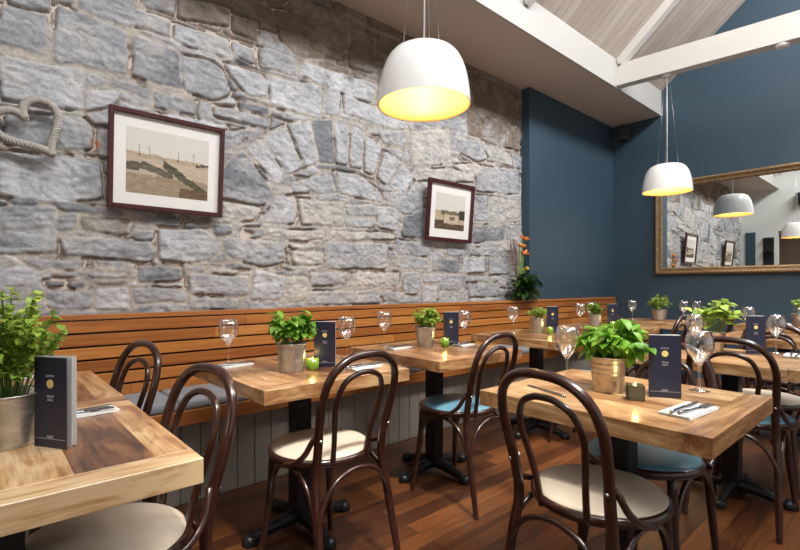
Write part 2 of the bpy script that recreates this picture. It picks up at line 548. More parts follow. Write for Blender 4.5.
D, MM, L, WM, BR = 0, 1, 2, 3, 4
STONES = [
 (MM, 0,2, 47,14, 47,53, 0,41), (MM, 57,4, 127,30, 127,73, 54,59), (MM, 8,-9, 48,-9, 48,10, 8,1), (MM, 60,-6, 76,-6, 74,4, 60,1), (MM, 80,-8, 136,-8, 136,27, 80,7),
 (L, 0,54, 83,70, 84,110, 0,98), (MM, 5,113, 84,116, 96,130, 92,150, 5,143), (MM, 86,73, 106,76, 108,84, 86,84), (L, 88,89, 118,92, 116,105, 87,110), (D, 133,34, 180,51, 183,86, 150,80, 132,74),
 (MM, 183,53, 215,62, 225,70, 233,92, 215,99, 185,88), (L, 222,62, 262,72, 270,80, 268,95, 237,93, 229,70), (L, 176,22, 230,38, 228,57, 176,39), (MM, 130,4, 172,19, 172,36, 134,24), (MM, 234,40, 257,48, 257,62, 234,53),
 (MM, 261,46, 298,58, 298,75, 262,65), (L, 303,61, 378,84, 376,101, 350,96, 303,75), (BR, 276,8, 350,25, 344,60, 303,56, 282,38), (BR, 351,30, 376,40, 376,72, 352,66), (BR, 234,12, 258,20, 258,38, 234,29), (BR, 180,-6, 231,8, 230,24, 178,16),
 (L, 270,76, 323,86, 322,118, 300,113, 272,106), (L, 328,88, 341,91, 341,115, 328,112), (L, 345,93, 400,115, 411,128, 395,130, 346,112), (MM, 378,128, 408,134, 406,147, 384,141), (WM, 412,132, 450,128, 452,163, 414,166),
 (BR, 472,70, 520,93, 521,118, 475,106), (BR, 468,110, 505,125, 503,146, 470,134), (BR, 508,124, 521,128, 521,150, 507,147), (MM, 453,136, 480,142, 490,157, 480,161, 455,149), (WM, 455,150, 478,163, 490,162, 500,176, 470,176, 455,166), (WM, 416,170, 452,168, 476,176, 476,181, 416,180),
 (L, 248,149, 262,139, 284,170, 279,184), (L, 265,137, 287,126, 303,168, 288,173), (L, 290,124, 311,120, 320,161, 306,167), (D, 313,119, 334,119, 336,163, 321,162), (L, 337,120, 350,124, 350,164, 338,162), (L, 353,126, 366,134, 364,168, 352,165), (L, 368,135, 383,147, 375,174, 366,170), (L, 386,150, 402,162, 388,184, 378,176), (L, 404,165, 417,176, 404,195, 391,186),
 (D, 224,170, 244,151, 270,185, 273,196, 262,206, 222,197), (L, 419,179, 426,190, 422,210, 404,199), (MM, 215,104, 240,110, 273,120, 271,129, 240,122, 215,114), (MM, 222,131, 255,130, 241,145, 224,150),
 (MM, 292,183, 330,171, 336,192, 296,193), (L, 339,170, 366,177, 384,195, 383,202, 342,193), (WM, 300,199, 344,203, 344,225, 302,224), (L, 277,196, 297,197, 297,223, 265,222), (MM, 347,205, 377,206, 377,216, 349,213), (MM, 350,217, 375,220, 375,228, 348,225), (L, 380,206, 400,208, 398,230, 380,228),
 (WM, 268,230, 325,231, 325,238, 295,241, 268,236), (WM, 330,231, 395,234, 395,240, 330,239), (MM, 328,243, 389,244, 388,269, 328,268), (WM, 293,252, 323,253, 322,264, 295,265), (MM, 262,244, 285,244, 287,262, 262,262), (WM, 290,244, 315,244, 316,249, 292,249),
 (MM, 313,273, 353,273, 348,284, 312,286), (WM, 358,273, 401,273, 400,285, 352,286), (MM, 405,273, 421,272, 421,294, 405,293), (MM, 312,292, 380,291, 382,303, 310,305), (WM, 282,278, 310,278, 308,300, 282,303), (MM, 385,290, 421,297, 421,304, 384,300),
 (MM, -5,205, 56,206, 57,252, -5,252), (MM, -5,118, 2,118, 2,142, -5,142), (D, 11,197, 38,199, 38,204, 14,203), (D, 48,200, 100,206, 100,213, 60,209), (D, 102,207, 128,213, 115,216, 101,214), (D, 60,213, 76,214, 76,229, 60,231), (BR, 79,216, 130,218, 124,234, 84,230), (MM, 62,237, 130,239, 152,241, 158,252, 150,262, 62,254),
 (L, 161,229, 205,229, 222,245, 214,258, 188,263, 160,259), (MM, 135,229, 156,230, 156,240, 134,238), (D, 213,225, 232,226, 235,234, 216,237), (D, 137,217, 183,218, 182,226, 142,224), (MM, 188,222, 209,223, 209,228, 187,227), (WM, 222,200, 262,208, 256,220, 225,222), (MM, 222,181, 264,180, 260,192, 225,190),
 (D, 246,228, 265,228, 266,235, 248,239), (MM, 224,240, 262,240, 286,245, 282,262, 262,267, 228,257), (D, 140,266, 183,267, 184,281, 140,282), (MM, 190,275, 248,276, 248,295, 190,294), (MM, 189,267, 206,267, 205,272, 190,273), (WM, 212,267, 240,270, 236,274, 214,272), (L, 256,270, 287,279, 284,298, 251,300),
 (MM, 22,258, 86,262, 84,270, 30,267), (MM, 56,274, 86,273, 86,278, 57,277), (MM, 89,273, 128,275, 126,278, 89,277), (BR, 92,281, 130,281, 124,285, 96,284), (D, 44,281, 65,282, 65,286, 45,286), (D, 68,284, 87,283, 86,288, 70,288), (MM, 46,290, 91,292, 90,309, 50,309), (L, 95,290, 128,288, 129,309, 94,310), (MM, 133,288, 185,290, 186,301, 134,303), (MM, 190,299, 239,299, 239,308, 190,309),
 (MM, 391,193, 425,191, 424,213, 405,214, 392,205), (D, 404,217, 425,209, 424,239, 404,235), (MM, 478,166, 520,169, 520,194, 478,190), (MM, 476,195, 489,195, 489,221, 476,220), (WM, 492,196, 521,202, 521,222, 492,221), (D, 474,226, 508,225, 506,240, 473,243), (D, 434,259, 461,259, 460,272, 434,271), (L, 464,259, 486,257, 487,272, 464,273), (MM, 448,248, 500,248, 500,255, 449,255), (MM, 491,258, 513,258, 511,274, 491,274),
 (D, 440,283, 462,282, 462,290, 442,290), (MM, 470,285, 500,284, 500,296, 472,297), (MM, 511,226, 521,226, 521,262, 514,260), (L, 0,150, 100,160, 103,196, 60,203, 0,194), (MM, 60,148, 84,155, 100,150, 103,157, 60,152), (MM, 398,240, 430,243, 430,256, 398,254), (MM, 400,258, 430,258, 430,269, 400,268), (MM, 424,274, 500,277, 500,281, 424,282), (L, 425,286, 438,286, 438,303, 425,303),
]
TONES = {D: (.19, .20, .22), MM: (.305, .312, .33), L: (.41, .418, .44), WM: (.43, .41, .385), BR: (.20, .165, .135)}


def vnoise(x, z, s, seed):
    r = np.random.RandomState(seed); G = r.rand(256, 256)
    u = x * s + 91.3; v = z * s + 57.7
    i = np.floor(u).astype(int); j = np.floor(v).astype(int); a = u - i; b = v - j
    a = a * a * (3 - 2 * a); b = b * b * (3 - 2 * b)
    g = lambda p, q: G[p % 256, q % 256]
    return (g(i, j) * (1 - a) + g(i + 1, j) * a) * (1 - b) + (g(i, j + 1) * (1 - a) + g(i + 1, j + 1) * a) * b


def fbm(x, z, s, seed, o=4):
    t = 0; amp = .5
    for k in range(o): t = t + amp * vnoise(x, z, s * 2 ** k, seed + k); amp *= .5
    return t


def stone_wall():
    rs = np.random.RandomState(5)
    x0, x1, z0, z1, st = EX, PX, .80, SZ, .0085
    nx = int((x1 - x0) / st) + 1; nz = int((z1 - z0) / st) + 1
    X, Z = np.meshgrid(np.linspace(x0, x1, nx), np.linspace(z0, z1, nz), indexing='ij')
    wx = X + (fbm(X, Z, 7, 11) - .47) * .035; wz = Z + (fbm(X, Z, 7, 31) - .47) * .03
    SD = np.full(X.shape, .2); ID = np.full(X.shape, -1)
    tone = []; prot = []

    def add(poly, c, protr, off=0, sdman=None):
        P = np.array(poly); a, b = P.min(0) - .06, P.max(0) + .06
        i0, i1 = np.clip(((a[0] - x0) / st, (b[0] - x0) / st), 0, nx).astype(int); j0, j1 = np.clip(((a[1] - z0) / st, (b[1] - z0) / st), 0, nz).astype(int)
        if i1 <= i0 or j1 <= j0: return
        px, pz = wx[i0:i1 + 1, j0:j1 + 1], wz[i0:i1 + 1, j0:j1 + 1]
        area_ = sum(P[q][0] * P[(q + 1) % len(P)][1] - P[(q + 1) % len(P)][0] * P[q][1] for q in range(len(P)))
        sg = 1 if area_ > 0 else -1
        d = np.full(px.shape, -9.)
        for q in range(len(P)):
            A, B = P[q], P[(q + 1) % len(P)]; e = B - A; ln = np.hypot(*e) + 1e-9
            dd = ((px - A[0]) * e[1] - (pz - A[1]) * e[0]) / ln * sg
            # rounded combination of half planes
            kk = .022; hh = np.clip(.5 + .5 * (dd - d) / kk, 0, 1); d = d * (1 - hh) + dd * hh + kk * hh * (1 - hh)
        if sdman is not None: d = np.maximum(d, .017 - sdman[i0:i1 + 1, j0:j1 + 1])
        cur = SD[i0:i1 + 1, j0:j1 + 1]; better = d < cur
        n = len(tone); tone.append(c); prot.append(protr)
        SD[i0:i1 + 1, j0:j1 + 1] = np.where(better, d, cur)
        idv = ID[i0:i1 + 1, j0:j1 + 1]; ID[i0:i1 + 1, j0:j1 + 1] = np.where(better, n, idv)

    for s in STONES:
        pts = [wall_pt(s[i], s[i + 1]) for i in range(1, len(s), 2)]
        c = np.array(TONES[s[0]]) * (1 + rs.uniform(-.08, .08))
        add(pts, c, rs.uniform(.6, 1.15))
    man = SD.copy()
    z = z0 - .02
    while z < z1 + .05:
        h = rs.choice([.06, .09, .13, .17]); x = x0 - rs.uniform(0, .3)
        while x < x1 + .1:
            wd = rs.uniform(1.4, 3.6) * h + .04
            g = .010
            if h > .12 and rs.rand() < .35:   # split into two thin stones
                m = h * rs.uniform(.4, .6)
                cells = [(z, z + m), (z + m, z + h)]
            else: cells = [(z, z + h)]
            for (a, b) in cells:
                j = lambda: rs.uniform(-.012, .012)
                tn = rs.choice([D, MM, MM, L, WM, MM])
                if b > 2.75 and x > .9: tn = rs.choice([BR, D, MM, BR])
                add([(x + g + j(), a + g + j()), (x + wd - g + j(), a + g + j()), (x + wd - g + j(), b - g + j()), (x + g + j(), b - g + j())], np.array(TONES[tn]) * (1 + rs.uniform(-.12, .12)), rs.uniform(.35, 1.0), sdman=man)
            x += wd
        z += h
    tone_a = np.array(tone); prot_a = np.array(prot)
    SD = SD - .005
    ins = np.clip((-SD) / .009, 0, 1); ins = ins * ins * (3 - 2 * ins)
    n1 = fbm(X, Z, 9, 77, 5); n2 = fbm(X, Z * 2.2, 16, 99, 4); n3 = fbm(X, Z, 40, 5, 3)
    pr = prot_a[np.clip(ID, 0, None)]
    tilt = (fbm(X, Z, 3, 123, 2) - .4) * .02
    n4 = fbm(X + .3 * Z, Z * 1.6, 28, 41, 4); rid = 1 - np.abs(2 * fbm(X + .4 * Z, Z * 2.0, 6, 61, 4) / .94 - 1)
    h = ins * (.012 * pr + (n1 - .47) * .022 + (n2 - .47) * .020 + (n4 - .47) * .022 - np.clip(rid - .86, 0, 1) * .07 + tilt * .6) + (1 - ins) * ((n3 - .45) * .012 - .003)
    h = h * .68
    # open, raked-out joints here and there
    rak = np.clip((fbm(X, Z, 5.5, 301, 3) - .455) / .05, 0, 1) * np.exp(-((SD - .001) / .006) ** 2)
    h -= rak * .022
    Y = WY - h
    col = tone_a[np.clip(ID, 0, None)] * (.62 + .50 * n1[..., None] + .34 * n4[..., None])
    lime = np.clip((fbm(X, Z, 5, 400, 4) - .46) / .12, 0, 1)[..., None] * .45
    mort = np.array((.40, .365, .325)) * (.78 + .45 * n3[..., None])
    col = col * (1 - lime) + np.array((.45, .445, .44)) * lime
    # rusty-brown staining plus the soffit's shadow painted in under the ceiling
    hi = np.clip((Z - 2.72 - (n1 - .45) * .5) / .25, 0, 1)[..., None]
    stain_shade = np.array((.17, .125, .085)) * (.6 + .7 * n2[..., None])
    col = col * (1 - .7 * hi) + stain_shade * .7 * hi
    mort = mort * (1 - .65 * hi) + stain_shade * .65 * hi
    i3 = ins[..., None]
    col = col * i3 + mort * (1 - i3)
    dirt = np.clip(rak, 0, 1)[..., None] * .75
    col = col * (1 - dirt) + np.array((.13, .075, .045)) * dirt
    rust = np.exp(-(((X - wall_pt(96, 143)[0]) / .022) ** 2 + ((Z - wall_pt(96, 143)[1]) / .03) ** 2))[..., None]
    col = col * (1 - rust) + np.array((.45, .16, .04)) * rust
    hole = np.exp(-(((X - wall_pt(248, 234)[0]) / .045) ** 2 + ((Z - wall_pt(248, 234)[1]) / .022) ** 2))
    Y = Y + hole * .06
    co = np.stack([X, Y, Z], -1).reshape(-1, 3)
    idx = np.arange(nx * nz).reshape(nx, nz)
    q = np.stack([idx[:-1, :-1], idx[1:, :-1], idx[1:, 1:], idx[:-1, 1:]], -1).reshape(-1, 4)
    # solid back: five more quads
    b = len(co)
    ext = np.array([(x0, WY + .3, z0), (x1, WY + .3, z0), (x1, WY + .3, z1), (x0, WY + .3, z1)])
    co = np.concatenate([co, ext])
    me = bpy.data.meshes.new('wall_stone')
    nv, nf = len(co), len(q) + 1
    loops = np.concatenate([q.ravel(), [b, b + 3, b + 2, b + 1]])
    me.vertices.add(nv); me.vertices.foreach_set('co', co.ravel())
    me.loops.add(len(loops)); me.loops.foreach_set('vertex_index', loops.astype(np.int32))
    me.polygons.add(nf); me.polygons.foreach_set('loop_start', (np.arange(nf) * 4).astype(np.int32))
    me.polygons.foreach_set('use_smooth', np.ones(nf, bool))
    me.update(calc_edges=True)
    ca = me.color_attributes.new('Col', 'FLOAT_COLOR', 'POINT')
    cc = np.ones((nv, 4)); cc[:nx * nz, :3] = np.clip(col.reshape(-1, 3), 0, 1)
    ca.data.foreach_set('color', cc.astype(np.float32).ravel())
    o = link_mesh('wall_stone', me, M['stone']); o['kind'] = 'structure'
    struct('wall_left', MB().box((EX, WY + .02, 0), (PX, 3.4, SZ)), M['plaster'])


stone_wall()
# lime lip along the foot of the stonework
# ------------------------------------------------------------------ banquette
rnd = random.Random(3)


def bench():
    t = thing('banquette', 'long fixed slatted orange-wood banquette along the stone wall', 'bench', (0, 0, 0))
    x0, x1 = EX + .02, BX - .01
    b = MB().usecol()
    n = 6; z0, z1 = .535, .950
    pit = (z1 - z0) / n
    for i in range(n):
        z = z0 + i * pit; yb = 2.875 + .075 * (z - .5) / .45
        x = x0
        while x < x1 - .02:
            xe = min(x1, x + rnd.uniform(.7, 2.1))
            b.box((x, yb, z + .005), (xe - .001, yb + .02, z + pit - .005), c=(rnd.uniform(.15, .75), 0, rnd.random()), bev=.002)
            x = xe
    b.build('slatted_back', M['bench'], t)
    MB().box((x0, 2.955, .42), (x1, 2.98, .95)).build('back_board', M['black_metal'], t)
    b = MB().usecol(); x = x0
    while x < x1 - .02:
        xe = min(x1, x + rnd.uniform(1.2, 2.2)); b.box((x, 2.945, .953), (xe - .001, 3.06 if xe < PX else 2.982, .977), c=(rnd.uniform(.3, .6), 0, rnd.random()), bev=.002); x = xe
    b.build('top_rail', M['bench'], t)
    b = MB().usecol(); x = x0
    while x < x1 - .02:
        xe = min(x1, x + rnd.uniform(1.2, 2.4)); b.box((x, 2.50, .425), (xe - .001, 2.535, .500), c=(rnd.uniform(.25, .5), 0, rnd.random()), bev=.003); x = xe
    b.box((x0, 2.535, .46), (x1, 2.95, .495), c=(.3, 0, .4))
    b.build('seat_board', M['bench'], t)
    b = MB(); x = x0
    while x < x1:
        b.box((x, 2.575, .0), (min(x + .097, x1), 2.59, .43), bev=.003); x += .1
    b.box((x0, 2.59, 0), (x1, 2.61, .43))
    b.build('front_panel', M['panel'], t)
    return t


bench()


def cushion(x0, x1, label):
    b = MB().box((x0, 2.505, .499), (x1, 2.872, .552), bev=.018, seg=3)
    for f in b.bm.faces: f.smooth = True
    o = b.build('seat_cushion', M['cushion']); return tag(o, label, 'cushion', 'grey seat cushions on the banquette')


cushion(-.42, .74, 'grey seat cushion at the left end of the banquette, behind the nearest bentwood chairs')
cushion(.745, 1.90, 'grey seat cushion on the banquette behind the table under the leftmost picture')
cushion(1.905, 3.10, 'grey seat cushion on the banquette behind the second table, below the large white lamp')
cushion(3.105, 4.3, 'grey seat cushion on the banquette behind the third table, below the small picture')
cushion(4.305, 5.45, 'grey seat cushion on the banquette where the dark blue wall begins')
cushion(5.455, 6.58, 'grey seat cushion in the far corner of the banquette')


# ------------------------------------------------------------------ tables
def table(x, y, lx, ly, label, seed, tones=None, inner_dir=1, group=None, widths=None, border=None):
    r = random.Random(seed)
    t = thing('dining_table', label, 'table', (x, y, 0), 0, group)
    b = MB().usecol(); hx, hy = lx / 2, ly / 2; z0, z1 = .695, .75; bw = .078; g = .0002
    bt = lambda: border or r.uniform(.60, .82)
    b.box((-hx, -hy, z0), (hx, -hy + bw, z1), c=(tones[0] if tones else bt(), 0, r.random()), bev=.001)
    b.box((-hx, hy - bw, z0), (hx, hy, z1), c=(bt(), 0, r.random()), bev=.001)
    b.box((-hx, -hy + bw + g, z0), (-hx + bw, hy - bw - g, z1), c=(bt(), 1, r.random()), bev=.001)
    b.box((hx - bw, -hy + bw + g, z0), (hx, hy - bw - g, z1), c=(bt(), 1, r.random()), bev=.001)
    a0, a1 = (-hx + bw, hx - bw) if inner_dir else (-hy + bw, hy - bw)
    p = a0; k = 0
    while p < a1 - .001:
        wd = widths[k] if widths else r.uniform(.08, .17); q = p + wd
        if a1 - q < .05: q = a1
        tn = tones[1 + k % (len(tones) - 1)] if tones else r.choice((.32, .5, .68, .85, .75)); k += 1
        if inner_dir: b.box((p + g, -hy + bw + g, z0 + .02), (q - g, hy - bw - g, z1), c=(tn, 1, r.random()), bev=.0004)
        else: b.box((-hx + bw + g, p + g, z0 + .02), (hx - bw - g, q - g, z1), c=(tn, 0, r.random()), bev=.0004)
        p = q
    b.build('tabletop', M['table'], t)
    MB().box((-.04, -.04, .05), (.04, .04, .685), bev=.003).build('column', M['black_metal'], t)
    MB().box((-.17, -.17, .682), (.17, .17, .694)).build('mounting_plate', M['black_metal'], t)
    for k in range(4):
        f = MB(); pts = spline([(.0, 0, .060, .034), (.10, 0, .052, .030), (.19, 0, .034, .024), (.235, 0, .022, .020)], 4)
        rot = Matrix.Rotation(k * PI / 2, 3, 'Z')
        f.tube([rot @ Vector(p[:3]) for p in pts], [p[3] for p in pts], 10)
        c = rot @ Vector((.245, 0, 0))
        f.lathe([(0, .046), (.02, .043), (.033, .030), (.036, .012), (.032, 0.0), (0, 0)], 14, (c.x, c.y))
        f.build('foot', M['black_metal'], t)
    return t


PL = 'square reclaimed-plank table '
T = {}
T['t1'] = table(1.122, 1.98, .715, .745, PL + 'beside the banquette, nearest one with a cream-seated chair before it', 11, (.74, .72, .5, .3, .62))
T['t2'] = table(2.075, 2.03, .715, .775, PL + 'beside the banquette below the large lit white lamp, blue-seated chair before it', 12, (.7, .66, .5, .62, .3))
T['t3'] = table(3.24, 2.06, .665, .76, PL + 'beside the banquette, third along, below the gap right of the small picture', 13)
T['t5'] = table(4.35, 2.06, .665, .76, PL + 'beside the banquette, fourth along, in front of the dark blue wall', 14)
T['t6'] = table(5.5, 2.0, .665, .76, PL + 'last beside the banquette, close to the far blue wall', 15)
T['tc'] = table(1.697, .735, .665, .735, PL + 'in the right foreground with the leafy basil pot', 16, (.66, .85, .7, .95, .62), 1, None, None, .80)
T['t4'] = table(3.07, .735, .665, .735, PL + 'behind the foreground one at right, holding the sparse oval-leaved plant', 17)
T['t7'] = table(4.5, .75, .665, .735, PL + 'at the right edge, third one back from the foreground', 18)
T['t8'] = table(5.9, .95, .665, .735, PL + 'at the right, farthest back under the gilt mirror', 19)
T['n1'] = table(.035, 1.427, .665, .713, PL + 'in the left foreground with pale thick edge, under the tall menu', 28, (1.08, .80, .95, 1.0, .26), 1, None, (.12, .12, .1195, .5), .78)
T['n2'] = table(.035, 2.155, .665, .735, PL + 'at the far left, set end to end behind the left foreground one', 21, (.6, .5, .42, .5))


# ------------------------------------------------------------------ bentwood chairs
def make_chair(pad):
    t = thing('bentwood_chair', 'x', 'chair')
    wd = M['bentwood']
    MB().lathe([(.160, .454), (.200, .452), (.209, .461), (.209, .476), (.200, .484), (.160, .484)], 40, close=True).build('seat_frame', wd, t)
    MB().lathe([(.0, .503), (.10, .502), (.16, .498), (.190, .490), (.199, .482), (.199, .470), (0, .468)], 40).build('seat_pad', pad, t)
    side = [(-.188, -.275, .0, .0125), (-.180, -.245, .16, .015), (-.170, -.205, .36, .0165), (-.160, -.192, .45, .0165), (-.160, -.205, .55, .0165), (-.170, -.232, .66, .0155), (-.172, -.256, .745, .015), (-.148, -.277, .82, .015), (-.085, -.290, .868, .015), (0, -.295, .880, .015)]
    full = side + [(-p[0], p[1], p[2], p[3]) for p in side[-2::-1]]
    s = spline(full, 5)
    MB().tube([p[:3] for p in s], [p[3] for p in s], 12).build('back_hoop', wd, t)
    side = [(-.078, -.182, .45), (-.086, -.202, .55), (-.102, -.228, .65), (-.108, -.248, .72), (-.086, -.266, .780), (-.042, -.274, .806), (0, -.276, .812)]
    full = side + [(-p[0], p[1], p[2]) for p in side[-2::-1]]
    MB().tube(spline(full, 5), .0105, 10).build('inner_hoop', wd, t)
    for sx in (-1, 1):
        s = spline([(sx * .142, .128, .458, .0175), (sx * .150, .138, .30, .0165), (sx * .166, .158, .12, .0135), (sx * .180, .172, 0, .0115)], 4)
        MB().tube([p[:3] for p in s], [p[3] for p in s], 10).build('front_leg', wd, t)
        s = spline([(sx * .163, -.200, .590), (sx * .176, -.190, .570), (sx * .192, -.165, .520), (sx * .206, -.120, .484), (sx * .209, -.06, .464)], 4)
        hb = MB().tube(s, .0105, 8).build('hip_brace', wd, t)
        m = MB(); m.lathe([(0, .008), (.004, .007), (.006, .003), (.006, 0)], 10)
        bmesh.ops.rotate(m.bm, verts=m.bm.verts, cent=(0, 0, 0), matrix=Matrix.Rotation(PI / 2, 3, 'X'))
        bmesh.ops.translate(m.bm, verts=m.bm.verts, vec=(sx * .165, -.226, .580))
        m.build('screw', M['dark_metal'], hb)

    def arch(a, b):
        a, b = Vector(a), Vector(b); m = (a + b) / 2
        up = .443
        pts = [a, a.lerp(m, .12) + Vector((0, 0, .085)), a.lerp(m, .45) + Vector((0, 0, up - a.z - .030)), Vector((m.x, m.y, up)), b.lerp(m, .45) + Vector((0, 0, up - b.z - .030)), b.lerp(m, .12) + Vector((0, 0, .085)), b]
        MB().tube(spline(pts, 4), .0095, 8).build('leg_brace', wd, t)
    fl, fr_ = (-.155, .145, .245), (.155, .145, .245); rl, rr = (-.184, -.228, .245), (.184, -.228, .245)
    arch(fl, fr_); arch(fl, rl); arch(fr_, rr); arch(rl, rr)
    return t


protoC = make_chair(M['cream_pad']); protoB = make_chair(M['blue_pad'])
used = {'c': False, 'b': False}
CH = 'dark bentwood hoop-back chair '


def chair(kind, x, y, deg, label):
    p = protoC if kind == 'c' else protoB
    if not used[kind]:
        used[kind] = True; p.location = (x, y, 0); p.rotation_euler = (0, 0, math.radians(deg)); p['label'] = label; o = p
    else: o = dup(p, (x, y, 0), math.radians(deg), label)
    o['group'] = 'bentwood chairs around the tables'
    return o


chair('c', 1.045, 1.675, 4, CH + 'with a sunlit cream seat, at the first banquette table')
chair('b', 1.975, 1.755, 2, CH + 'with bright blue seat, at the table under the large lamp')
chair('b', 3.26, 1.68, 0, CH + 'with blue seat, at third banquette table behind the basil')
chair('c', 4.35, 1.66, 0, CH + 'at the fourth banquette table, hoop above foreground menu')
chair('c', 5.5, 1.62, 0, CH + 'at the last banquette table near the far blue wall')
chair('c', 1.476, .712, -96, CH + 'with cream seat, largest, in the right foreground')
chair('b', 1.93, .755, 92, CH + 'with a blue seat tucked under the right foreground table')
chair('b', 2.90, .64, -90, CH + 'whose hoop rises just behind the right foreground table')
chair('c', 3.42, .66, 90, CH + 'with a pale seat, facing the viewer across the second right-hand table')
chair('b', 4.27, .72, -90, CH + 'with blue seat, at the third right-hand table, right edge')
chair('c', .230, 1.41, 100, CH + 'with a cream seat, tucked under the left foreground table')
chair('c', .240, 2.205, 102, CH + 'at the far left table, smaller of the left hoops')


# ------------------------------------------------------------------ pendant lamps
def make_lamp(cord_len):
    t = thing('pendant_lamp', 'x', 'lamp')
    R = .236; HT = .282
    prof = [(.0, .374), (.120, .372), (.158, .364), (.186, .346), (.210, .315), (.230, .272), (.246, .22), (.260, .15), (.269, .07), (.273, .0)]
    prof = [(a * R / .273, b * HT / .372) for a, b in prof]
    sh = MB().lathe(prof, 48).build('shade', M['lamp_white'], t)
    inn = [(r - .006 if r > .01 else 0, z - .006 if z > .01 else z + .0005) for r, z in prof]
    MB().lathe(inn + [(R, 0)], 48).build('shade_lining', M['lamp_gold'], sh)
    MB().lathe([(0, .270), (.022, .270), (.022, .22), (0, .22)], 14).build('lamp_holder', M['cord'], t)
    MB().lathe([(0, .22), (.018, .212), (.032, .190), (.037, .165), (.030, .138), (.013, .126), (0, .123)], 16).build('bulb', M['bulb'], t)
    MB().tube([(0, 0, .275), (.004, 0, .275 + cord_len * .5), (0, 0, .275 + cord_len)], .0042, 8).build('cord', M['cord'], t)
    for k in range(3):
        a = k * 2 * PI / 3 + .5
        MB().tube([(.11 * math.cos(a), .11 * math.sin(a), .273), (.02 * math.cos(a), .02 * math.sin(a), .275 + cord_len)], .0013, 5).build('suspension_wire', M['dark_metal'], t)
    MB().lathe([(0, .275 + cord_len + .0), (.045, .275 + cord_len + .0), (.05, .275 + cord_len - .025), (.0, .275 + cord_len - .03)], 20).build('ceiling_rose', M['lamp_white'], t)
    return t


def lamp(x, y, z, cl, label, power=12):
    t = make_lamp(cl); t.location = (x, y, z); t['label'] = label; t['group'] = 'white dome pendant lamps'
    d = bpy.data.lights.new('lamp_glow', 'POINT'); d.energy = power; d.color = (1, .76, .44); d.shadow_soft_size = .045
    o = bpy.data.objects.new('lamp_glow', d); C.objects.link(o); o.parent = t; o.location = (0, 0, .12)
    return t


lamp(1.688, 1.724, 2.047, 3.36 - 2.047 - .275, 'large white dome pendant lamp with gold inside, nearest, over the banquette tables')
lamp(5.38, 1.86, 2.115, 3.345 - 2.115 - .275, 'smaller-looking white dome pendant lamp hanging from the white beam by the mirror')
lamp(-2.9, 2.0, 2.16, .165, 'white dome pendant lamp seen only in the mirror, in the room behind')
o = MB().lathe([(0, 0), (.03, 0), (.055, .012), (.055, .035), (0, .035)], 20).build('ceiling_rose', M['lamp_white'])
o.location = (5.36, .90, 3.257); tag(o, 'small round white fitting under the white beam, right of the hanging lamp', 'ceiling rose')


# ------------------------------------------------------------------ pictures and the rope heart
def sepia(u, v, which):
    n = fbm(np.array([u * 3.]), np.array([v * 3.]), 3.1, 7 + which, 4)[0]; n2 = fbm(np.array([u * 9.]), np.array([v * 20.]), 2.0, 17, 3)[0]
    sky = np.array((.74, .72, .67)); v = v + (n2 - .5) * .07; u = u + (n - .5) * .05
    if which == 0:
        hz = .64 - .05 * u
        c = sky * (1 - .05 * n)
        if v < hz: c = np.array((.50, .42, .32)) * (.85 + .4 * n)
        if v < hz - .07: c = np.array((.60, .52, .42)) * (.8 + .4 * n2)
        q = .42 + .06 * math.sin(u * 7) - .1 * u + .05 * n
        if q - .12 < v < q and u < .55: c = np.array((.17, .145, .11)) * (.4 + 1.7 * n2)
        if v < .30 - .02 * u: c = np.array((.42, .34, .25)) * (.75 + .6 * n2)
        pier = .58 - .42 * (u - .42) / .55
        if u > .42 and pier - .13 < v < pier: c = np.array((.13, .115, .075)) * (.4 + 1.7 * n2)
        if u > .84 and abs(v - .56) < .02: c = np.array((.13, .09, .07))
        if u > .62 and v < .14: c = np.array((.22, .15, .09)) * (.6 + n2)
        for m in (.14, .27, .6, .8):
            if abs(u - m) < .007 and hz - .05 < v < hz + .13: c = c * .6
    else:
        c = sky * (1 - .06 * n)
        if v < .50: c = np.array((.55, .46, .35)) * (.85 + .4 * n)
        if .40 < v < .52 and .18 < u: c = np.array((.24, .20, .13)) * (.7 + .9 * n2)
        if u > .80 and .30 < v < .56: c = np.array((.08, .07, .045)) * (.6 + n2)
        if .30 < u < .76 and .20 < v < .42: c = np.array((.62, .55, .45))
        if .48 < u < .66 and .26 < v < .36: c = np.array((.25, .19, .12)) * (.6 + n2)
        if u < .28 and v < .24: c = np.array((.12, .09, .06)) * (.7 + n2)
        if v < .16: c = np.array((.16, .12, .07)) * (.6 + 1.1 * n2)
        if abs(u - .28) < .012 and v < .5: c = c * .4
    return np.clip(c, 0, 1) ** 1.35


